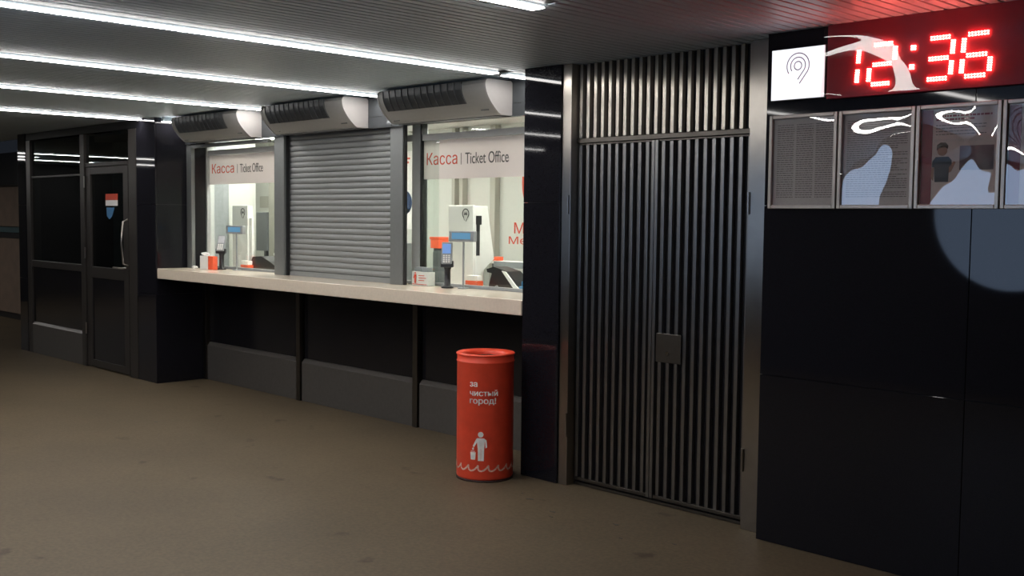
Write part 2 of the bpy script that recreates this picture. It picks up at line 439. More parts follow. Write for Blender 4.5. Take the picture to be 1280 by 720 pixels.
# ------------------------------------------------------------------ slatted double gate
g = structure('door_2', (-3.75, .03, 0))
XL, XR = -4.37, -3.135
box('backing', GATEBACK, g, XL, XR, .055, .09, 0.004, ZC-.004)
box('frame_post', STEEL, g, -4.443, -4.372, -.032, .09, 0, ZC-.004, .003)
box('frame_post', STEEL, g, -3.132, -2.98, -.025, .09, 0, ZC-.004, .003)
box('transom_rail', DARKSTEEL, g, XL, XR, .015, .054, 2.075, 2.102, .002)
box('threshold', DARKSTEEL, g, XL, XR, .03, .054, .004, .020)
bx = [-4.347+i*.0565 for i in range(22)]
up_first = None
for i, xb in enumerate(bx):
    if up_first is None:
        up_first = box('slat', GATESTEEL, g, xb-.0115, xb+.0115, .024, .054, 2.104, ZC-.006, .002); ux = xb
    else: copy_part(up_first, (xb-ux, 0, 0))
lo_first = None
for i, xb in enumerate(bx):
    if i == 10: continue
    if lo_first is None:
        lo_first = box('slat', LEAFSTEEL, g, xb-.0115, xb+.0115, .026, .054, .052, 2.062, .002); ux = xb
    else: copy_part(lo_first, (xb-ux, 0, 0))
for xs in (-3.795, -3.770): box('meeting_stile', LEAFSTEEL, g, xs-.0105, xs+.0105, .022, .054, .03, 2.070, .002)
box('bottom_rail', DARKSTEEL, g, XL+.004, -3.807, .03, .054, .03, .050, .002)
box('bottom_rail', DARKSTEEL, g, -3.758, XR-.004, .03, .054, .03, .050, .002)
box('top_rail', DARKSTEEL, g, XL+.004, -3.807, .032, .054, 2.063, 2.073, .001)
box('top_rail', DARKSTEEL, g, -3.758, XR-.004, .032, .054, 2.063, 2.073, .001)
lp = box('lock_plate', DARKSTEEL, g, -3.742, -3.568, .012, .025, .822, .985, .002)
MB().prism_y([(p[0], p[1]) for p in disc_pts(-3.66, .875, .012, 12)], .006, .0115).build('keyhole_cover', STEEL, lp)
for xh, zz in ((-4.385, (1.65, 1.765)), (-4.378, (.30, .445)), (-3.125, (1.655, 1.77)), (-3.125, (.31, .43))):
    h = MB().tube([(xh, -.038 if xh < -4 else -.031, zz[0]), (xh, -.038 if xh < -4 else -.031, zz[1])], .0085, 10).build('hinge', STEEL, g)
box('lintel', DARKWALL, g, XL, XR, .091, .12, 0, ZC-.004)

# ------------------------------------------------------------------ glazed staff door and its side window
d = structure('door_1', (-10.8, -.05, 0))
YD = -.055
box('frame_post', DOORMETAL, d, -10.265, -10.10, YD-.005, .06, 0, 2.46, .003)
box('frame_post', DOORMETAL, d, -10.30, -10.275, YD+.01, .06, 0, 2.46, .003)
box('frame_post', DOORMETAL, d, -11.43, -11.325, YD-.005, .06, 0, 2.46, .003)
box('head_rail', DOORMETAL, d, -11.324, -10.301, YD+.005, .05, 2.115, 2.155, .003)
box('top_pane', SMOKED, d, -11.324, -10.301, YD+.025, YD+.032, 2.156, 2.45)
box('stile', DOORMETAL, d, -11.315, -11.20, YD+.008, YD+.055, .012, 2.112, .003)
box('stile', DOORMETAL, d, -10.42, -10.31, YD+.008, YD+.055, .012, 2.112, .003)
box('door_rail', DOORMETAL, d, -11.199, -10.421, YD+.010, YD+.053, 2.035, 2.111, .003)
box('door_rail', DOORMETAL, d, -11.199, -10.421, YD+.010, YD+.053, .955, 1.070, .003)
box('door_rail', DOORMETAL, d, -11.199, -10.421, YD+.010, YD+.053, .012, .085, .003)
box('pane', SMOKED, d, -11.199, -10.421, YD+.028, YD+.034, 1.071, 2.034)
box('lower_panel', BLACKPANEL, d, -11.199, -10.421, YD+.022, YD+.042, .086, .954)
hp = MB().tube([(-10.315, YD+.004, 1.11), (-10.315, YD-.045, 1.13), (-10.345, YD-.050, 1.34), (-10.315, YD-.045, 1.55), (-10.315, YD+.004, 1.57)], .010, 8)
hp.build('pull_handle', STEEL, d, label='bright bow handle')
MB().tube([(-10.37, YD+.006, 1.085), (-10.37, YD-.045, 1.085), (-10.55, YD-.045, 1.085)], .009, 8).build('lever_handle', STEEL, d)
for zz in (.35, 1.15, 1.9): MB().tube([(-11.32, YD-.006, zz), (-11.32, YD-.006, zz+.12)], .008, 8).build('hinge', STEEL, d)
s1 = thing('door_sign', (-10.72, YD+.027, 1.71), 'small red and white sign on the pane of the glazed door', 'sign')
box('sheet', WHITEPL, s1, -10.865, -10.585, YD+.0245, YD+.0275, 1.708, 1.765)
box('red_field', REDINK, s1, -10.865, -10.585, YD+.0245, YD+.0275, 1.766, 1.83)
st = MB().prism_y([(-10.85, 1.69), (-10.84, 1.60), (-10.78, 1.57), (-10.72, 1.60), (-10.66, 1.69)][::-1], YD+.0255, YD+.0275).build('patch', BLUEPL)  # flat pale blue shape on the door pane
tag(st, 'pale blue sticker under the red sign on the glazed door', 'patch')

wn = structure('window_1', (-12.2, -.05, 0))
box('frame_post', DOORMETAL, wn, -12.962, -12.84, YD, .06, 0, 2.46, .003)
box('frame_rail', DOORMETAL, wn, -12.839, -11.432, YD+.004, .05, 1.005, 1.08, .003)
box('frame_rail', DOORMETAL, wn, -12.839, -11.432, YD+.012, .05, 2.03, 2.05, .002)
box('pane', SMOKED, wn, -12.839, -11.432, YD+.028, YD+.034, 1.081, 2.029)
box('pane', SMOKED, wn, -12.839, -11.432, YD+.028, YD+.034, 2.051, 2.45)
box('lower_panel', BLACKPANEL, wn, -12.839, -11.432, YD+.022, YD+.042, .365, 1.004)
MB().prism_x([(YD, 0), (YD+.05, 0), (YD+.05, .364), (YD+.022, .364), (YD, .335)], -12.839, -11.432).build('kick_plate', KICK, wn, .002)
box('wall_lintel', BLACKPANEL, None, -12.964, -10.09, YD+.001, .2, 2.462, ZC-.006)['kind'] = 'structure'
# the dim lobby behind the dark glass
lb = structure('wall_lobby', (-11.5, 1.0, 0))
box('back_face', LOBBY, lb, -12.96, -10.09, .98, 1.03, 0, ZC-.01)
box('board', BROWN, lb, -12.3, -11.9, .955, .979, 1.0, 1.75, .003)
box('ceiling_face', DARKWALL, lb, -12.96, -10.09, .21, .979, ZC-.05, ZC-.006)
box('door_side', DARKWALL, lb, -10.09, -9.76, .56, 1.03, 0, ZC-.01)

# ------------------------------------------------------------------ ticket counter, windows, shutter
ct = MB().box(-9.695, -4.76, -.05, .62, 1.012, 1.11).build('counter', COUNTER, None, .006)
tag(ct, 'long pale stone ticket counter slab running under all three windows', 'counter')
YG = .45
def ticket_window(name, x0, x1, mull, kas, tick, bar):
    w = structure(name, ((x0+x1)/2, YG, 1.11))
    box('transom_bar', FRAMEGREY, w, x0, x1, YG-.02, YG+.04, 2.20, 2.248, .002)
    box('top_pane', GLASS, w, x0, x1, YG+.003, YG+.009, 2.249, 2.333)
    box('pane', GLASS, w, x0, x1, YG+.003, YG+.009, 1.135, 2.199)
    box('sill', GREYPL, w, x0, x1, YG-.008, YG+.02, 1.1105, 1.134, .002)
    for m_ in mull: box('mullion', FRAMEGREY, w, m_[0], m_[1], YG-.03, YG+.05, 1.1105, 2.334, .002)
    return w
w2 = ticket_window('window_2', -9.60, -8.21, [(-9.62, -9.585)], None, None, None)
w3 = ticket_window('window_3', -6.75, -4.76, [(-6.43, -6.335)], None, None, None)
box('seal', BLACKPL, w3, -6.334, -6.322, YG-.028, YG+.03, 1.1105, 2.334)
box('glass_edge', GLASS, w3, -6.32, -6.14, YG-.012, YG-.006, 1.135, 2.199)
def banner(name, x0, x1, kx0, kx1, sx, tx0, tx1, z0, z1, label):
    b = thing(name, ((x0+x1)/2, YG, z0), label, 'sign', 'ticket office banners')
    box('film', BANNER, b, x0, x1, YG-.0025, YG+.0025, z0, z1)
    text_mb('Касса', (kx0, kx1, z0+.105, z0+.197)).map(on_front(YG-.0035)).build('red_word', REDINK, b)
    box('divider', GREYINK, b, sx, sx+.005, YG-.0045, YG-.0028, z0+.100, z0+.185)
    text_mb('Ticket Office', (tx0, tx1, z0+.104, z0+.186)).map(on_front(YG-.0035)).build('grey_words', GREYINK, b)
banner('banner', -6.321, -4.765, -6.287, -5.94, -5.90, -5.852, -5.40, 1.910, 2.198, 'white ticket office banner across the right window')
banner('banner', -9.583, -8.23, -9.535, -9.12, -9.06, -9.01, -8.61, 1.920, 2.198, 'white ticket office banner across the left window beside the pillar')
# grey posts framing the openings
sh = thing('roller_shutter', (-7.34, .34, 1.11), 'closed grey roller shutter standing on the counter in the middle bay', 'shutter')
box('guide_post', ALU, sh, -8.145, -7.99, .275, .315, 1.1105, 2.33, .003)
box('guide_post', ALU, sh, -6.515, -6.362, .275, .315, 1.1105, 2.33, .003)
box('rubber_edge', BLACKPL, sh, -6.3615, -6.353, .285, .312, 1.1105, 2.33)
box('rubber_edge', BLACKPL, sh, -7.9895, -7.981, .295, .325, 1.1105, 2.33)
zs = 1.112; i = 0; f0 = None
pr = []
SP = .0465
for k in range(9):
    a = math.pi*k/8; pr.append((.342-.0085*math.sin(a), .0012+(SP-.0024)*k/8))
prof = pr+[(.350, SP-.0012), (.350, .0012)]
box('light_blocker', BLACKPL, sh, -8.06, -6.53, .3505, .3545, 1.15, 2.33)  # unseen sheet added to stop office light leaking between the slats
box('bottom_bar', SHUTTER, sh, -8.06, -6.53, .330, .358, 1.1105, 1.150, .003)
z = 1.152
while z+SP < 2.345:
    if f0 is None:
        f0 = MB().prism_x([(y, z+h) for y, h in prof][::-1], -8.06, -6.53, True).build('slat', SHUTTER, sh); z0_ = z
    else: copy_part(f0, (0, 0, z-z0_))
    z += SP
# post and head of the left opening
tr = structure('trim_5', (-9.64, .28, 1.11))
box('post', ALU, tr, -9.697, -9.60, .262, .30, 1.1105, 2.295, .003)
box('dark_reveal', BLACKPANEL, tr, -9.697, -9.602, .301, .415, 1.1105, 2.295)
box('head', ALU, tr, -9.599, -8.226, .262, .30, 2.262, 2.295, .003)

# ------------------------------------------------------------------ heaters (air curtains) over the three bays
def heater(x0, x1, label):
    t = thing('air_curtain', ((x0+x1)/2, .248, 2.305), label, 'air curtain', 'white air curtains above the ticket bays')
    prof = [(.248, 2.305), (.248, 2.520), (.235, 2.532), (.03, 2.532), (.012, 2.520)]
    curve = []
    for k in range(9):
        u = k/8; y = .005+.125*u**1.9; zz = 2.50-.185*u; curve.append((y, zz))
    prof = prof+curve+[(.150, 2.305)]
    MB().prism_x(prof[::-1], x0+.004, x1-.018).build('casing', CURTAIN, t)
    MB().prism_x([(y*1.0-(.004 if y < .2 else -.0), z_) for y, z_ in prof][::-1], x1-.0175, x1).build('end_cap', CAP, t, .003, 'white end cap')
    MB().prism_x([(y*1.0-(.004 if y < .2 else -.0), z_) for y, z_ in prof][::-1], x0-.012, x0+.0035).build('end_cap', CURTAIN, t, .003)
    ga, gb = x0+.06, x1-.24
    gp = [(y-.0025, z_) for y, z_ in curve[0:6]]
    gp = [(-.004+.006, 2.525)]+gp
    back = [(y+.010, z_) for y, z_ in gp][::-1]
    MB().prism_x((gp+back)[::-1], ga, gb).build('grille', GRILLE, t)
    fin0 = None
    for k in range(13):
        xf = ga+(gb-ga)*k/12
        if fin0 is None:
            fin0 = MB().prism_x(([(y-.006, z_) for y, z_ in gp]+back)[::-1], xf-.0018, xf+.0018).build('fin', FIN, t); f0x = xf
        else: copy_part(fin0, (xf-f0x, 0, 0))
    sx = x1-.14
    y_, z_ = curve[7]
    MB().box(sx, sx+.07, y_-.0085, y_-.001, z_-.004, z_+.004).build('badge', GREYINK, t)
    MB().box(x0+.07, x0+.13, y_-.0085, y_-.001, z_-.022, z_-.016).build('badge', GREYINK, t)
    box('outlet', BLACKPL, t, x0+.05, x1-.05, .155, .24, 2.300, 2.3045)
    return t
heater(-6.31, -5.165, 'white air curtain above the right ticket window, next to the right pillar')
heater(-7.90, -6.755, 'white air curtain above the closed roller shutter')
heater(-9.47, -8.30, 'white air curtain above the left ticket window, nearest the glazed door')

# ------------------------------------------------------------------ ticket office interior
ow = structure('wall_office', (-8, 2.2, 0))
box('back_face', OFFWALL, ow, -12.65, -4.4, 2.2, 2.26, 0, 2.5)
box('side_face', GREYPL, ow, -9.757, -9.70, .552, .72, 0, 2.5)
box('return_face', OFFWALL, ow, -12.6, -9.758, 1.031, 1.06, 0, 2.5)
box('side_face', OFFWALL, ow, -9.80, -9.758, .56, 1.03, 0, 2.5)
box('end_face', OFFWALL, ow, -12.65, -12.601, 1.06, 2.199, 0, 2.5)
box('end_face', OFFWALL, ow, -4.44, -4.38, .6, 2.199, 0, 2.5)
box('under_face', OFFWALL, ow, -9.69, -4.76, .561, .60, 0, 1.0)
for xa, xb in ((-7.93, -7.885), (-7.82, -7.77), (-7.385, -7.315), (-10.75, -10.62), (-11.25, -11.1)):
    box('pilaster', OFFBEIGE, ow, xa, xb, 2.13, 2.199, 0, 2.49, .004)
oc = structure('ceiling_office', (-8, 1.3, 2.5))
box('ceiling_face', WHITEPL, oc, -12.65, -4.38, .56, 2.26, 2.501, 2.54)
box('ceiling_face', WHITEPL, oc, -9.70, -4.76, .46, .559, 2.36, 2.40)
for i, xo in enumerate((-9.25, -8.35, -7.35, -6.25, -5.25)):
    lab = ['white ceiling panel light at the left end of the ticket office', 'white ceiling panel light behind the left ticket window', 'white ceiling panel light behind the roller shutter', 'white ceiling panel light behind the right ticket window', 'white ceiling panel light behind the right pillar in the ticket office'][i]
    t = thing('panel_light', (xo, .77, 2.48), lab, 'ceiling light', 'ticket office panel lights')
    box('diffuser', PANEL, t, xo-.35, xo+.35, .62, .92, 2.482, 2.49)
    box('tray', WHITEPL, t, xo-.36, xo+.36, .61, .93, 2.4905, 2.4995)

t = thing('panel_light', (-10.7, 1.65, 2.48), 'added white fill light panel in the left rear corner of the ticket office', 'ceiling light', 'ticket office panel lights')  # added fill light, brightens the otherwise dark left rear of the office
box('diffuser', PANEL, t, -11.05, -10.35, 1.5, 1.8, 2.482, 2.49); box('tray', WHITEPL, t, -11.06, -10.34, 1.49, 1.81, 2.4905, 2.4995)

def pin_logo(parent, x, y, z, r):
    ring_mb(x, z, r*.80, r, y-.0025, y, -math.pi*.30, math.pi*1.30).build('logo_ring', GREYINK, parent)
    mb = MB()
    mb.prism_y([(x-.74*r, z-.62*r), (x-.60*r, z-.72*r), (x-.30*r, z-1.30*r), (x-.36*r, z-1.36*r)], y-.0025, y)
    mb.prism_y([(x+.74*r, z-.62*r), (x+.10*r, z-1.50*r), (x-.0*r, z-1.42*r), (x+.58*r, z-.72*r)][::-1], y-.0025, y)
    mb.build('logo_tail', GREYINK, parent)
    m = MB()
    for s_ in (-1, 1):
        m.prism_y([(x+s_*.48*r, z-.30*r), (x+s_*.24*r, z+.38*r), (x+s_*.02*r, z-.10*r), (x+s_*.02*r, z-.34*r), (x+s_*.2*r, z-.02*r), (x+s_*.30*r, z-.30*r)][::s_], y-.0025, y)
    m.build('logo_letter', GREYINK, parent)
def kiosk(x, label, dy=0.0, deep=1.0):
    t = thing('service_screen', (x+.145, .9+dy, 1.0), label, 'screen housing', 'white screen housings in the ticket office')
    box('front_panel', WHITEPL, t, x, x+.29, .80+dy, .818+dy, 1.001, 1.72, .004)
    # tapering side body
    vs = [(x+.02, .819+dy, 1.14), (x+.288, .819+dy, 1.14), (x+.288, .82+.21*deep+dy, 1.30), (x+.02, .82+.21*deep+dy, 1.30),
          (x+.02, .819+dy, 1.715), (x+.288, .819+dy, 1.715), (x+.288, .82+.135*deep+dy, 1.715), (x+.02, .82+.135*deep+dy, 1.715)]
    MB().add(vs, [(0,3,2,1), (4,5,6,7), (0,1,5,4), (1,2,6,5), (2,3,7,6), (3,0,4,7)]).build('body', WHITEPL, t, .004)
    if deep == 1: box('slot', BLACKPL, t, x+.2885, x+.293, .835+dy, .870+dy, 1.33, 1.63, .001)
    if deep == 1: box('slot_latch', BLACKPL, t, x+.2885, x+.296, .83+dy, .885+dy, 1.57, 1.64, .001)
    pin_logo(t, x+.205, .7995+dy, 1.655, .040)
    return t
k3 = kiosk(-6.44, 'white screen housing with round pin logo and black slot, behind the right window')
k1 = kiosk(-9.60, 'white screen housing with round pin logo, behind the left window', -.10, .3)
box('side_plate', WHITEPL, k1, -9.31, -9.255, .715, .735, 1.001, 1.60, .003)
# inner desk
dk = thing('office_desk', (-7.2, .9, 0), 'white office desk behind the ticket windows at counter height', 'desk')
box('desk_top', WHITEPL, dk, -9.65, -4.78, .623, 1.20, .96, 1.0, .004)
box('desk_panel', WHITEPL, dk, -9.65, -4.78, 1.14, 1.17, .0, .959)

def card_terminal(x, tilt, label, lcd):
    t = thing('payment_terminal', (x, .34, 1.11), label, 'payment terminal', 'card payment terminals on the counter')
    a = math.radians(38)
    MB().lathe(x, .34, [(0, 1.1105), (.045, 1.1105), (.047, 1.118), (.035, 1.126), (.024, 1.13), (.022, 1.24), (.030, 1.262), (.018, 1.275), (0, 1.275)], 20).build('stand', BLACKPL, t)
    cr = MB().box(x-.047, x+.047, .305, .345, 1.262, 1.31).rot_z(x, .34, a); cr.build('cradle', BLACKPL, t, .006)
    bd = MB().box(x-.040, x+.040, .298, .328, 1.285, 1.445).rot_x(.31, 1.30, -tilt).rot_z(x, .34, a); bd.build('body', GREYPL, t, .008)
    sc = MB().box(x-.030, x+.030, .2955, .2978, 1.362, 1.432).rot_x(.31, 1.30, -tilt).rot_z(x, .34, a); so = sc.build('lcd', lcd, t)
    keys = MB()
    for r_ in range(4):
        for c_ in range(3):
            keys.box(x-.026+c_*.019, x-.012+c_*.019, .2945, .2978, 1.296+r_*.015, 1.307+r_*.015)
    keys.rot_x(.31, 1.30, -tilt).rot_z(x, .34, a).build('keypad', WHITEPL, t)
    return t
TERM3 = card_terminal(-5.918, .12, 'black payment terminal on a post before the right window, screen lit blue', LCD)
TERM1 = card_terminal(-9.17, .42, 'tilted payment terminal on a black post before the left window', principled('pale_lcd', (.62, .62, .66), .25))
def price_display(x, label, yaw_):
    t = thing('price_display', (x, .50, 1.0), label, 'price display', 'customer price displays on poles')
    y = .39
    MB().tube([(x, y, 1.1105), (x, y, 1.47)], .008, 10).build('pole', GREYPL, t)
    MB().lathe(x, y, [(0, 1.1105), (.04, 1.1105), (.04, 1.118), (0, 1.12)], 16).build('base', GREYPL, t)
    MB().box(x-.115, x+.115, y-.030, y+.010, 1.450, 1.528).rot_z(x, y, yaw_).build('case', GREYPL, t, .006)
    MB().box(x-.085, x+.085, y-.0325, y-.0305, 1.468, 1.514).rot_z(x, y, yaw_).build('lcd', LCD2, t)
    return t
price_display(-5.80, 'grey price display with blue screen above the right terminal', math.radians(10))
price_display(-8.98, 'grey price display with blue screen above the left terminal', math.radians(10))

# leaflet boxes on the counter
t = thing('leaflet_box', (-6.225, .36, 1.11), 'clear and white leaflet box with a small red figure, right window', 'box')
a_ = math.radians(12)
MB().box(-6.322, -6.128, .335, .40, 1.111, 1.215).build('card', WHITEPL, t, .002)
MB().box(-6.326, -6.124, .331, .404, 1.1105, 1.236).build('acrylic', GLASS, t)
for xx in (-6.30, -6.215): MB().box(xx, xx+.07, .345, .39, 1.2155, 1.250).build('coin_tray', GREYPL, t, .004)
def figure(parent, x, y, z, h, mat):
    m = MB(); s_ = h
    m.prism_y(disc_pts(x, z+.91*s_, .085*s_, 14), y-.002, y)
    m.prism_y([(x-.13*s_, z+.80*s_), (x+.13*s_, z+.80*s_), (x+.11*s_, z+.42*s_), (x+.10*s_, z), (x+.02*s_, z), (x, z+.38*s_), (x-.02*s_, z), (x-.10*s_, z), (x-.11*s_, z+.42*s_)][::-1], y-.002, y)
    m.prism_y([(x-.12*s_, z+.79*s_), (x-.26*s_, z+.44*s_), (x-.20*s_, z+.42*s_), (x-.09*s_, z+.66*s_)], y-.002, y)
    m.build('red_figure', mat, parent)
figure(t, -6.275, .3305, 1.128, .085, REDINK)
for k in range(3): box('print_line', REDINK, t, -6.235, -6.17+.02*(k % 2), .3285, .3305, 1.185-.018*k, 1.190-.018*k)
box('print_line', REDINK, t, -6.31, -6.14, .3285, .3305, 1.120, 1.124)

t = thing('leaflet_box', (-9.24, .30, 1.11), 'white box with a red side on the counter before the left window', 'box')
MB().box(-9.375, -9.222, .225, .28, 1.111, 1.238).build('white_side', WHITEPL, t, .002)
MB().box(-9.2215, -9.195, .225, .28, 1.111, 1.238).build('red_side', ORANGE, t, .002, 'red side')
MB().box(-9.1945, -9.14, .23, .28, 1.111, 1.236).build('red_side', ORANGE, t, .002)
cp = MB()
pts = []
random.seed(3)
def crumple(x, y, z, sx, sy, sz, mat, name):
    n, m_ = 10, 6; vs = []; fs = []
    for i in range(m_+1):
        th = math.pi*i/m_
        for j in range(n):
            ph = 2*math.pi*j/n; r = 1+random.uniform(-.28, .28)
            vs.append((x+sx*r*math.sin(th)*math.cos(ph), y+sy*r*math.sin(th)*math.sin(ph), max(z, z+sz*(1+r*math.cos(th)))))
    for i in range(m_):
        for j in range(n): fs.append((i*n+j, i*n+(j+1) % n, (i+1)*n+(j+1) % n, (i+1)*n+j))
    return MB().add(vs, fs).build(name, mat)
tag(crumple(-9.50, .24, 1.1105, .035, .025, .012, WHITEPL, 'crumpled_paper'), 'small crumpled white paper near the left end of the counter', 'paper')
tag(crumple(-9.31, .25, 1.2392, .06, .03, .016, WHITEPL, 'folded_tissue'), 'crumpled white tissue lying on the red and white box', 'tissue')

# things on the inner desk
def on_desk(name, mat, x0, x1, y0, y1, z0, z1, label, cat, group=None):
    return tag(MB().box(x0, x1, y0, y1, z0, z1).build(name, mat, None, .004), label, cat, group)
for bx0, lab in ((-6.115, 'small red and white box inside the right window, by the screen housing'), (-9.32, 'small red and white box inside the left window, by the screen housing')):
    yb_ = .72 if bx0 > -7 else .655
    t = thing('card_box', (bx0+.07, yb_, 1.0), lab, 'box', 'small red boxes on the desk')
    box('lower_case', ORANGE, t, bx0, bx0+.14, yb_-.03, yb_+.03, 1.0005, 1.145, .003)
    box('lid', WHITEPL, t, bx0+.01, bx0+.13, yb_-.025, yb_+.025, 1.1455, 1.185, .003)
# sloping black desk printer with white stripe
def printer(x, s, label):
    t = thing('ticket_printer', (x+.2, .85, 1.0), label, 'printer', 'black ticket printers on the desk')
    pr_ = [(x, 1.001), (x+.42*s, 1.001), (x+.40*s, 1.06), (x+.30*s, 1.15), (x+.20*s, 1.225), (x+.05*s, 1.255), (x-.03*s, 1.235), (x-.02*s, 1.21), (x+.03*s, 1.205), (x, 1.12)]
    MB().prism_y(pr_[::-1], .79, .93).build('body', BLACKPL, t, .006)
    st_ = [(x+.15*s, 1.228), (x+.19*s, 1.222), (x+.30*s, 1.125), (x+.40*s, 1.06), (x+.44*s, 1.03), (x+.40*s, 1.028), (x+.27*s, 1.11)]
    MB().prism_y(st_, .778, .7895).build('stripe', WHITEPL, t, .002, 'white stripe')
    MB().prism_y(disc_pts(x+.09*s, 1.10, .016, 12), .78, .7895).build('button', GREYPL, t)
    return t
printer(-5.955, 1.0, 'sloping black ticket printer with a white stripe, inside the right window')
pp = thing('ticket_printer', (-9.05, .75, 1.0), 'low black ticket printer inside the left window', 'printer')
MB().prism_y([(-9.245, 1.001), (-8.80, 1.001), (-8.80, 1.15), (-8.90, 1.19), (-9.05, 1.235), (-9.20, 1.225), (-9.245, 1.16)][::-1], .69, .82).build('body', BLACKPL, pp, .006)
box('paper_slot', GREYPL, pp, -9.2, -8.95, .684, .689, 1.03, 1.045)
bb = thing('stamp_case', (-5.41, .64, 1.0), 'blue stamp case inside the right window at the right pillar', 'case')
box('tray', BLUEPL, bb, -5.47, -5.33, .63, .70, 1.0005, 1.135, .004); box('lid', BLUEPL, bb, -5.455, -5.345, .64, .69, 1.1355, 1.172, .004)
# raised shelf and monitor arm
sf = thing('desk_shelf', (-6.1, 1.15, 1.0), 'white raised shelf with a dark edge behind the black printer', 'shelf')
box('board', WHITEPL, sf, -6.42, -5.72, 1.04, 1.16, 1.265, 1.285, .002)
box('edge', GREYPL, sf, -6.16, -5.72, 1.032, 1.0395, 1.235, 1.284)
box('upright', ALUDARK, sf, -6.20, -6.15, 1.05, 1.08, 1.0005, 1.264)
box('upright', WHITEPL, sf, -6.42, -6.39, 1.06, 1.14, 1.0005, 1.264)
for i, (xx, c) in enumerate(((-6.38, GREYPL), (-6.30, WHITEPL), (-6.22, ORANGE))):
    tag(MB().box(xx, xx+.07, 1.07, 1.13, 1.2855, 1.305+.006*i).build(('stapler', 'note_pad', 'ticket_roll')[i], c, None, .004),
        ('grey stapler on the raised shelf behind the right window', 'white note pad on the raised shelf behind the right window', 'small orange pack on the raised shelf behind the right window')[i], ('stapler', 'note pad', 'pack')[i])
hd = MB().prism_y(disc_pts(-5.45, 1.0512, .05, 14), .90, .96).build('tape_dispenser', OFFBEIGE, None, .008); hd.location.z += 0
tag(hd, 'beige tape dispenser on the desk right of the black printer', 'tape dispenser')
# monitor in the left bay
mo = thing('monitor', (-9.45, 1.0, 1.0), 'dark desk monitor behind the left ticket window', 'monitor')
MB().box(-9.62, -9.42, .98, 1.01, 1.27, 1.66).build('panel', ALUDARK, mo, .006)
MB().box(-9.52, -9.48, 1.011, 1.04, 1.02, 1.40).build('neck', BLACKPL, mo)
MB().box(-9.60, -9.40, .96, 1.06, 1.0005, 1.019).build('foot', BLACKPL, mo, .004)
cs = MB().box(-9.36, -9.10, 1.02, 1.14, 1.225, 1.25).build('shelf_board', WHITEPL, None, .003)
tag(cs, 'white shelf board inside the left window behind the black printer', 'shelf')
for xx in (-9.35, -9.13): MB().box(xx, xx+.02, 1.03, 1.13, 1.0005, 1.2245).build('bracket', WHITEPL, cs)
tag(MB().prism_y([(-9.36, 1.2505), (-9.20, 1.2505), (-9.22, 1.30), (-9.30, 1.325), (-9.36, 1.29)][::-1], 1.03, 1.12).build('hole_punch', BLACKPL, None, .004), 'dark hole punch on the shelf inside the left window', 'hole punch')
tag(MB().box(-9.19, -9.11, 1.03, 1.12, 1.2505, 1.295).build('red_case', WINE, None, .006), 'small dark red case on the shelf inside the left window', 'case')
# wall papers
for i, (xa, za, w_, h_) in enumerate(((-11.55, 1.72, .2, .14), (-11.30, 1.74, .16, .12), (-11.45, 1.52, .2, .1))):
    tag(MB().box(xa, xa+w_, 2.192, 2.1985, za, za+h_).build('paper_note', OFFBEIGE), ('upper left pale note on the office wall behind the left window', 'upper right pale note on the office wall behind the left window', 'lower pale note on the office wall behind the left window')[i], 'note', 'notes on the office wall')
# wall lettering and metro ring seen through the right window
wl = thing('wall_lettering', (-6.59, 2.195, 1.3), 'big red ring emblem and red metro lettering on the office back wall', 'sign')
ring_mb(-6.587, 1.946, .36, .425, 2.186, 2.199).build('ring', REDINK, wl)
m = MB()
for s_ in (-1, 1):
    m.prism_y([(-6.587+s_*.22, 1.80), (-6.587+s_*.12, 2.12), (-6.587+s_*.005, 1.92), (-6.587+s_*.005, 1.82), (-6.587+s_*.10, 1.97), (-6.587+s_*.14, 1.80)][::s_], 2.188, 2.199)
m.build('letter', REDINK, wl)
text_mb('Московский', (-7.12, -6.06, 1.482, 1.59)).map(on_front(2.197)).build('upper_word', REDINK, wl)
text_mb('Метрополитен', (-7.19, -5.99, 1.365, 1.455)).map(on_front(2.197)).build('lower_word', REDINK, wl)
# navy map pin poster, grey cabinet, orange box, dark cabinet
ps = thing('wall_poster', (-8.75, 2.195, 1.5), 'white poster with a round navy map pin left of the mullion', 'poster')
box('sheet', WHITEPL, ps, -9.1, -8.42, 2.19, 2.199, 1.50, 2.30)
MB().prism_y(disc_pts(-8.735, 1.775, .125, 28), 2.186, 2.1895).build('pin_head', NAVY, ps)
MB().prism_y([(-8.85, 1.715), (-8.80, 1.575), (-8.63, 1.705)], 2.186, 2.1895).build('pin_tip', GREYPL, ps)
box('red_line', REDINK, ps, -8.80, -8.645, 2.187, 2.1895, 2.215, 2.235); box('red_line', REDINK, ps, -8.80, -8.665, 2.187, 2.1895, 2.175, 2.195)
fc = thing('filing_cabinet', (-8.75, 2.0, 0), 'pale grey filing cabinet under the map pin poster', 'cabinet')
box('body', GREYPL, fc, -9.05, -8.55, 1.86, 2.18, .001, 1.36, .004)
for k in range(4):
    dr = box('drawer', principled('drawer_grey', (.45, .47, .46), .45) if k == 0 else bpy.data.materials['drawer_grey'], fc, -9.04, -8.56, 1.845, 1.8595, .03+.33*k, .34+.33*k, .003)
    box('handle', ALU, dr, -8.86, -8.74, 1.83, 1.8445, .26+.33*k, .28+.33*k)
dc = thing('low_cabinet', (-7.68, 1.9, 0), 'dark grey low cabinet behind the right payment terminal', 'cabinet')
box('body', ALUDARK, dc, -7.83, -7.55, 1.82, 2.12, .001, 1.33, .004); box('door', ALUDARK, dc, -7.82, -7.56, 1.805, 1.8195, .03, 1.30, .003)
ob_ = thing('orange_box', (-7.68, 1.9, 1.331), 'bright orange box lying on the dark cabinet behind the terminal', 'box')
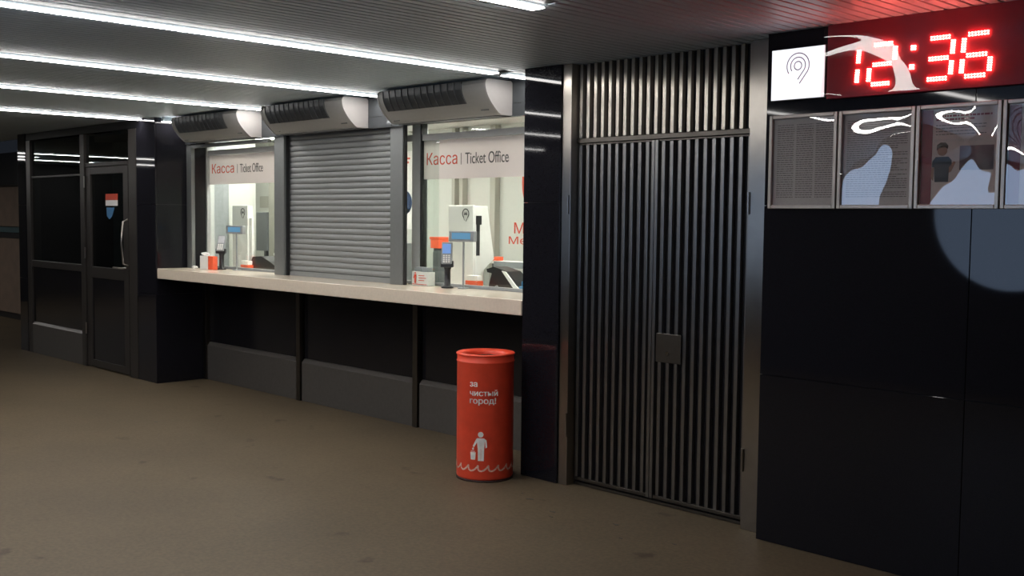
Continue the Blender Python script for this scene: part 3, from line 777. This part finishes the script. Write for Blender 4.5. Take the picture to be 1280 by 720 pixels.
box('carton', ORANGE, ob_, -7.85, -7.53, 1.80, 2.05, 1.3315, 1.415, .003); box('lid', ORANGE, ob_, -7.86, -7.52, 1.795, 2.055, 1.4155, 1.44, .003)

# ------------------------------------------------------------------ red litter bin
BX, BY, BR, BH = -4.885, -.235, .178, .785
b = thing('litter_bin', (BX, BY, 0), 'round red litter bin with white lettering before the right pillar', 'litter bin')
MB().lathe(BX, BY, [(0, .012), (BR-.004, .012), (BR, .02), (BR, BH-.055), (BR+.004, BH-.05), (BR+.004, BH-.046), (BR, BH-.042), (BR, BH-.012)], 64).build('body', BINRED, b)
MB().lathe(BX, BY, [(BR-.004, 0), (BR+.002, .0), (BR+.002, .0115), (0, .0115)], 48).build('base_ring', BINDARK, b)
MB().lathe(BX, BY, [(BR, BH-.012), (BR+.005, BH-.008), (BR+.006, BH-.002), (BR, BH+.003), (BR-.035, BH-.001), (BR-.05, BH-.008), (BR-.052, BH-.03), (BR-.052, BH-.10)], 64).build('rim', BINRED, b)
MB().lathe(BX, BY, [(BR-.0525, BH-.03), (BR-.06, .05), (0, .05)], 40).build('liner', BINDARK, b)
THC = math.atan2(-4.793-BY, 0-BX)
def wrap(off=.0012):
    def fn(u, v, w):
        a = THC+u/BR; r = BR+off+w
        return (BX+r*math.cos(a), BY+r*math.sin(a), v)
    return fn
def fit_line(body, u0, u1, z0, z1):
    q = text_mb(body, (u0, u1, z0, z1), depth=.0006); n = MB()
    for du, dw in ((-.0011, 0), (0, .0002), (.0011, .0004)): n.add([(a_+du, b_, c_+dw) for a_, b_, c_ in q.v], q.f)
    return n
fit_line('за', -.098, -.050, .592, .620).map(wrap()).build('lettering', WHITEINK, b)
fit_line('чистый', -.098, .078, .536, .574).map(wrap()).build('lettering', WHITEINK, b)
fit_line('город!', -.098, .066, .478, .524).map(wrap()).build('lettering', WHITEINK, b)
def poly_uv(pts, w=.0006):
    m = MB(); n = len(pts)
    m.add([(u, v, w) for u, v in pts], [tuple(range(n))]); m.add([(u, v, -.001) for u, v in pts], [tuple(range(n))[::-1]])
    m.add([(u, v, w) for u, v in pts]+[(u, v, -.001) for u, v in pts], [(i, n+i, n+(i+1) % n, (i+1) % n) for i in range(n)])
    return m
px, pz, ph = -.026, .135, .178
m = MB()
def addp(pts):
    q = poly_uv([(px+u, pz+v) for u, v in pts]); m.add(q.v, q.f)
addp([(.0+.017*math.cos(t_*math.pi/8), .163+.017*math.sin(t_*math.pi/8)) for t_ in range(16)])
addp([(-.022, .140), (.022, .140), (.026, .13), (.022, .075), (-.018, .075), (-.024, .128)])
addp([(-.018, .076), (.001, .076), (.001, 0), (-.016, 0)]); addp([(.003, .076), (.022, .076), (.020, 0), (.003, 0)])
addp([(.024, .137), (.036, .128), (.040, .085), (.030, .078), (.028, .11)])
addp([(-.020, .139), (-.028, .135), (-.050, .090), (-.042, .084), (-.024, .112)])
m.map(wrap()).build('pictogram', WHITEINK, b)
m = MB()
addp([(-.066, .052), (-.030, .052), (-.034, .006), (-.062, .006)]); addp([(-.062, .060), (-.036, .060), (-.036, .056), (-.062, .056)])
addp([(-.052, .078), (-.044, .084), (-.042, .070), (-.048, .066), (-.054, .070)])
m.map(wrap()).build('pictogram', WHITEINK, b)
m = MB(); N = 260; w_ = .0050
vs = []
for i in range(N+1):
    u = -.30+.60*i/N; ph_ = u*2*math.pi/.064
    uu = u+.011*math.sin(ph_+.9); vv = .088+.017*math.sin(ph_)
    du = .60/N*(1+.011*2*math.pi/.064*math.cos(ph_+.9)); dv = .60/N*.017*2*math.pi/.064*math.cos(ph_)
    L_ = math.hypot(du, dv) or 1; nx_, ny_ = -dv/L_, du/L_
    vs += [(uu+nx_*w_, vv+ny_*w_, .0006), (uu-nx_*w_, vv-ny_*w_, .0006)]
m.add(vs, [(2*i, 2*i+1, 2*i+3, 2*i+2) for i in range(N)])
m.map(wrap()).build('wavy_band', FADEDINK, b, label='faded wavy band near the foot')

# ------------------------------------------------------------------ lit square sign and LED clock on the right wall
YW = -.12
s = thing('lightbox_sign', (-2.785, YW, 2.21), 'bright white square lit sign with thin curled lines, left of the red clock', 'sign')
box('case', ALU, s, -2.934, -2.641, YW-.028, YW-.0005, 2.21, 2.458, .002)
box('lit_face', SIGNLIT, s, -2.930, -2.645, YW-.032, YW-.0285, 2.213, 2.455)
cx, cz = -2.785, 2.371
m = MB(); lw = .0023
def line_ribbon(pts, w=lw):
    vs = []
    for i, p in enumerate(pts):
        a = pts[max(0, i-1)]; c = pts[min(len(pts)-1, i+1)]; dx, dz = c[0]-a[0], c[1]-a[1]; L_ = math.hypot(dx, dz) or 1
        vs += [(p[0]-dz/L_*w, YW-.0328, p[1]+dx/L_*w), (p[0]+dz/L_*w, YW-.0328, p[1]-dx/L_*w)]
    m.add(vs, [(2*i, 2*i+2, 2*i+3, 2*i+1) for i in range(len(pts)-1)])
line_ribbon(disc_pts(cx, cz, .020, 28, 0, 2*math.pi*.999))
def nine(r, tail):
    pts = disc_pts(cx, cz, r, 36, math.radians(215), math.radians(-32))
    e_ = pts[-1]; return pts+[(e_[0]-tail*.55, e_[1]-tail*.72)]
line_ribbon(nine(.040, .062)); line_ribbon(nine(.060, .075))
m.build('curled_lines', SIGNINK, s)

c = thing('led_clock', (-1.95, YW, 2.21), 'wide dark red wall clock with glowing red digits, above the posters', 'clock')
CX0, CX1, CZ0, CZ1 = -2.632, -1.42, 2.200, 2.545
box('case', CLOCKBACK, c, CX0, CX1, YW-.030, YW-.0005, CZ0, CZ1, .002)
YL = YW-.0305
def seg_dots(p, q, n=7, r=.0037, rows=2, gap=.0076):
    m = MB(); dx, dz = q[0]-p[0], q[1]-p[1]; L_ = math.hypot(dx, dz); ux, uz = dx/L_, dz/L_
    for k in range(rows):
        off = (k-(rows-1)/2)*2*gap*.72; nn = n
        for i in range(nn):
            t_ = (i+.5)/nn; x_ = p[0]+dx*t_-uz*off; z_ = p[1]+dz*t_+ux*off
            m.prism_y(disc_pts(x_, z_, r, 8), YL-.007, YL)
    return m
SL = .10
def digit(xr, segs):
    xl = xr-.118; zt, zm, zb = 2.427, 2.338, 2.250
    sl = lambda x_, z_: (x_+(z_-zb)*SL*.6, z_)
    e = .013
    P = {'a': (sl(xl+e, zt), sl(xr-e, zt)), 'b': (sl(xr, zt-e), sl(xr, zm+e)), 'c': (sl(xr, zm-e), sl(xr, zb+e)),
         'd': (sl(xl+e, zb), sl(xr-e, zb)), 'e': (sl(xl, zm-e), sl(xl, zb+e)), 'f': (sl(xl, zt-e), sl(xl, zm+e)), 'g': (sl(xl+e, zm), sl(xr-e, zm))}
    for k in segs: seg_dots(*P[k], n=7 if k in 'adg' else 6).build('led_segment', LED, c)
digit(-2.478, 'bc'); digit(-2.302, 'abged'); digit(-2.040, 'abgcd'); digit(-1.875, 'afgedc')
for zz in (2.396, 2.312):
    m = MB()
    for dx in (-.006, .006):
        for dz in (-.006, .006): m.prism_y(disc_pts(-2.218+dx+(zz-2.25)*.06, zz+dz, .005, 8), YL-.006, YL)
    m.build('led_colon', LED, c)
def buckle(co):
    """height of a buckled plastic sheet, cosine terms in millimetres"""
    return lambda u, v: sum(c_*.001*math.cos(math.pi*i*u)*math.cos(math.pi*j*v)/max(1, math.hypot(i, j)) for i, j, c_ in co)
NOTICE_BUCKLE = [(0, 1, 1.33), (0, 2, -3.73), (0, 3, 2.28), (0, 4, -2.20), (0, 5, 2.75), (1, 0, 7.57), (1, 1, 4.21), (1, 2, -4.29), (1, 3, -3.44), (1, 4, -0.41), (1, 5, -2.42), (2, 0, 4.79), (2, 1, 2.36), (2, 2, 3.64), (2, 3, 0.11), (2, 4, -2.46), (3, 0, -0.17), (3, 1, 1.55), (3, 2, 1.59), (3, 3, 1.31), (4, 0, 2.16), (4, 1, 1.28), (4, 2, -0.24), (5, 0, 1.33), (5, 1, 2.09)]
POSTER_BUCKLE = [(0, 1, 2.36), (0, 2, 0.54), (0, 3, 0.47), (0, 4, -0.69), (0, 5, 1.70), (1, 0, 1.31), (1, 1, -1.11), (1, 2, 1.78), (1, 3, -0.25), (1, 4, -0.32), (1, 5, 0.71), (2, 0, -2.33), (2, 1, 0.64), (2, 2, 3.38), (2, 3, 0.85), (2, 4, 0.76), (3, 0, 2.38), (3, 1, -2.38), (3, 2, -1.19), (3, 3, -0.88), (4, 0, -1.25), (4, 1, 1.29), (4, 2, 0.42), (5, 0, 0.33), (5, 1, -1.23)]
END_POSTER_BUCKLE = [(0, 1, 4.60), (0, 2, -2.42), (0, 3, -2.22), (0, 4, -0.89), (1, 0, -0.91), (1, 1, -0.07), (1, 2, -2.16), (1, 3, -1.12), (1, 4, 0.56), (2, 0, -0.90), (2, 1, -0.42), (2, 2, 2.25), (2, 3, 2.35), (3, 0, -0.19), (3, 1, -0.29), (3, 2, 0.15), (4, 0, -0.88), (4, 1, -1.63)]
CLOCK_BUCKLE = [(0, 1, 0.74), (0, 2, 4.54), (0, 3, 2.09), (0, 4, -0.57), (0, 5, 0.98), (1, 0, 14.16), (1, 1, -2.78), (1, 2, 3.32), (1, 3, -0.13), (1, 4, 1.84), (1, 5, -1.64), (2, 0, 7.10), (2, 1, 2.60), (2, 2, 3.78), (2, 3, -1.70), (2, 4, 0.97), (3, 0, -5.22), (3, 1, 10.70), (3, 2, 4.53), (3, 3, 4.62), (4, 0, -2.10), (4, 1, 7.82), (4, 2, 2.85), (5, 0, 8.07), (5, 1, -1.92)]
def warp_sheet(name, mat, parent, x0, x1, z0, z1, y, fn, nx=48, nz=48):
    """a thin clear plastic sheet standing at depth y, bulging towards the viewer by fn(u,v) metres"""
    vs = []; fs = []
    for j in range(nz+1):
        for i in range(nx+1):
            u, v = i/nx, j/nz; vs.append((x0+(x1-x0)*u, y-fn(u, v), z0+(z1-z0)*v))
    for j in range(nz):
        for i in range(nx):
            k = j*(nx+1)+i; fs.append((k, k+1, k+nx+2, k+nx+1))
    return MB().add(vs, fs, True).build(name, mat, parent)
warp_sheet('front_cover', ACRYLIC, c, CX0+.006, CX1-.006, CZ0+.006, CZ1-.006, YW-.060, buckle(CLOCK_BUCKLE), 90, 40)

# ------------------------------------------------------------------ poster frames
def frame(x0, x1, label):
    z0, z1 = 1.683, 2.140; w = .018
    t = thing('poster_frame', ((x0+x1)/2, YW, z0), label, 'poster', 'framed notices under the clock')
    yb = YW-.0005; yf = YW-.026
    box('frame_bar', FRAMEALU, t, x0, x0+w, yf, yb, z0, z1, .003); box('frame_bar', FRAMEALU, t, x1-w, x1, yf, yb, z0, z1, .003)
    box('frame_bar', FRAMEALU, t, x0+w, x1-w, yf, yb, z0, z0+w, .003); box('frame_bar', FRAMEALU, t, x0+w, x1-w, yf, yb, z1-w, z1, .003)
    return t, (x0+w, x1-w, z0+w, z1-w)
def small_print(parent, x0, x1, z0, z1, rows, mat, h=.35, seed=1, jag=True):
    rnd = random.Random(seed); m = MB(); y = YW-.0085
    for r_ in range(rows):
        zt = z1-(z1-z0)*r_/rows; hh = (z1-z0)/rows*h; xx = x0; xe = x1-(rnd.uniform(0, .35)*(x1-x0) if jag and rnd.random() < .35 else 0)
        while xx < xe:
            wl_ = rnd.uniform(.006, .022); xb = min(xx+wl_, xe)
            m.add([(xx, y, zt-hh), (xb, y, zt-hh), (xb, y, zt), (xx, y, zt)], [(0, 1, 2, 3)]); xx = xb+.0035
    return m.build('small_print', mat, parent)
def sheet(t, r, mat): return box('sheet', mat, t, r[0], r[1], YW-.008, YW-.002, r[2], r[3])
WARP = [buckle([(0, 2, 1.1), (2, 1, .8), (1, 0, -1.2), (1, 2, .5), (3, 0, .5)]), buckle(NOTICE_BUCKLE), buckle(POSTER_BUCKLE), buckle(END_POSTER_BUCKLE)]
t, r = frame(-2.940, -2.573, 'framed grey notice in three columns of small print, leftmost of the row'); sheet(t, r, GREYPAPER)
for k in range(3): small_print(t, r[0]+.02+.105*k, r[0]+.112+.105*k, r[2]+.03, r[3]-.03, 34, PRINT, seed=k, jag=False)
warp_sheet('clear_cover', FILM, t, r[0], r[1], r[2], r[3], YW-.018, WARP[0])
t, r = frame(-2.566, -2.194, 'framed grey notice of small print with a bright looping glare, second of the row'); sheet(t, r, GREYPAPER)
small_print(t, r[0]+.02, r[1]-.02, r[2]+.03, r[3]-.03, 36, PRINT, seed=11)
warp_sheet('clear_cover', FILM, t, r[0], r[1], r[2], r[3], YW-.018, WARP[1])
def figure_print(t, r):
    x, z = r[0]+.10, r[2]; y0, y1 = YW-.0095, YW-.0082
    q = lambda pts, nm, mat: MB().prism_y(pts, y0, y1).build(nm, mat, t)
    q([(x-.030, z+.21), (x-.045, z+.19), (x-.046, z+.165), (x-.036, z+.165), (x-.032, z+.10), (x+.028, z+.10), (x+.030, z+.165), (x+.042, z+.167), (x+.040, z+.195), (x+.026, z+.21)][::-1], 'printed_shirt', SHIRT)
    q(disc_pts(x-.002, z+.236, .022, 18), 'printed_face', SKIN)
    q([(x-.027, z+.240), (x-.026, z+.262), (x-.01, z+.273), (x+.012, z+.272), (x+.024, z+.258), (x+.022, z+.244), (x+.008, z+.252), (x-.012, z+.250), (x-.02, z+.236)][::-1], 'printed_hair', HAIR)
    q([(x-.046, z+.164), (x-.050, z+.12), (x-.040, z+.105), (x-.037, z+.164)], 'printed_arm', SKIN)
    q([(x+.030, z+.164), (x+.050, z+.19), (x+.058, z+.186), (x+.040, z+.145), (x+.030, z+.14)], 'printed_arm', SKIN)
for n_, (fx0, fx1, lab) in enumerate(((-2.189, -1.817, 'framed poster with a wine red left stripe and a printed figure in a dark shirt'), (-1.812, -1.440, 'framed poster with a wine red left stripe, rightmost and cut by the photo edge'))):
    t, r = frame(fx0, fx1, lab); sheet(t, r, PAPER)
    box('red_stripe', WINE, t, r[0]+.004, r[0]+.052, YW-.0092, YW-.0082, r[2]+.004, r[3]-.004)
    small_print(t, r[0]+.066, r[1]-.015, r[3]-.060, r[3]-.030, 2, WINE, .55, 31+n_)
    small_print(t, r[0]+.066, r[1]-.05, r[3]-.125, r[3]-.072, 4, PRINT, .30, 41+n_)
    small_print(t, r[0]+.066, r[1]-.06, r[2]+.275, r[3]-.135, 7, WINE if n_ else PALEINK, .4, 51+n_)
    if n_ == 0: figure_print(t, r)
    box('printed_photo', PHOTO, t, r[0]+.175, r[1]-.015, YW-.0095, YW-.0082, r[2]+.15, r[2]+.255)
    warp_sheet('clear_cover', FILM, t, r[0], r[1], r[2], r[3], YW-.018, WARP[2+n_])

# ------------------------------------------------------------------ round backlit panel on the wall behind the viewer (it mirrors in the black granite)
rp = thing('round_light_panel', (-3.86, -5.69, .95), 'round pale blue backlit panel mirrored in the black wall under the posters', 'light panel')
MB().prism_y(disc_pts(-3.86, 1.73, .73, 64), -5.665, -5.655).build('lit_face', DISCLIT, rp)
ring_mb(-3.86, 1.73, .732, .765, -5.698, -5.65, n=64).build('rim', STEEL, rp)
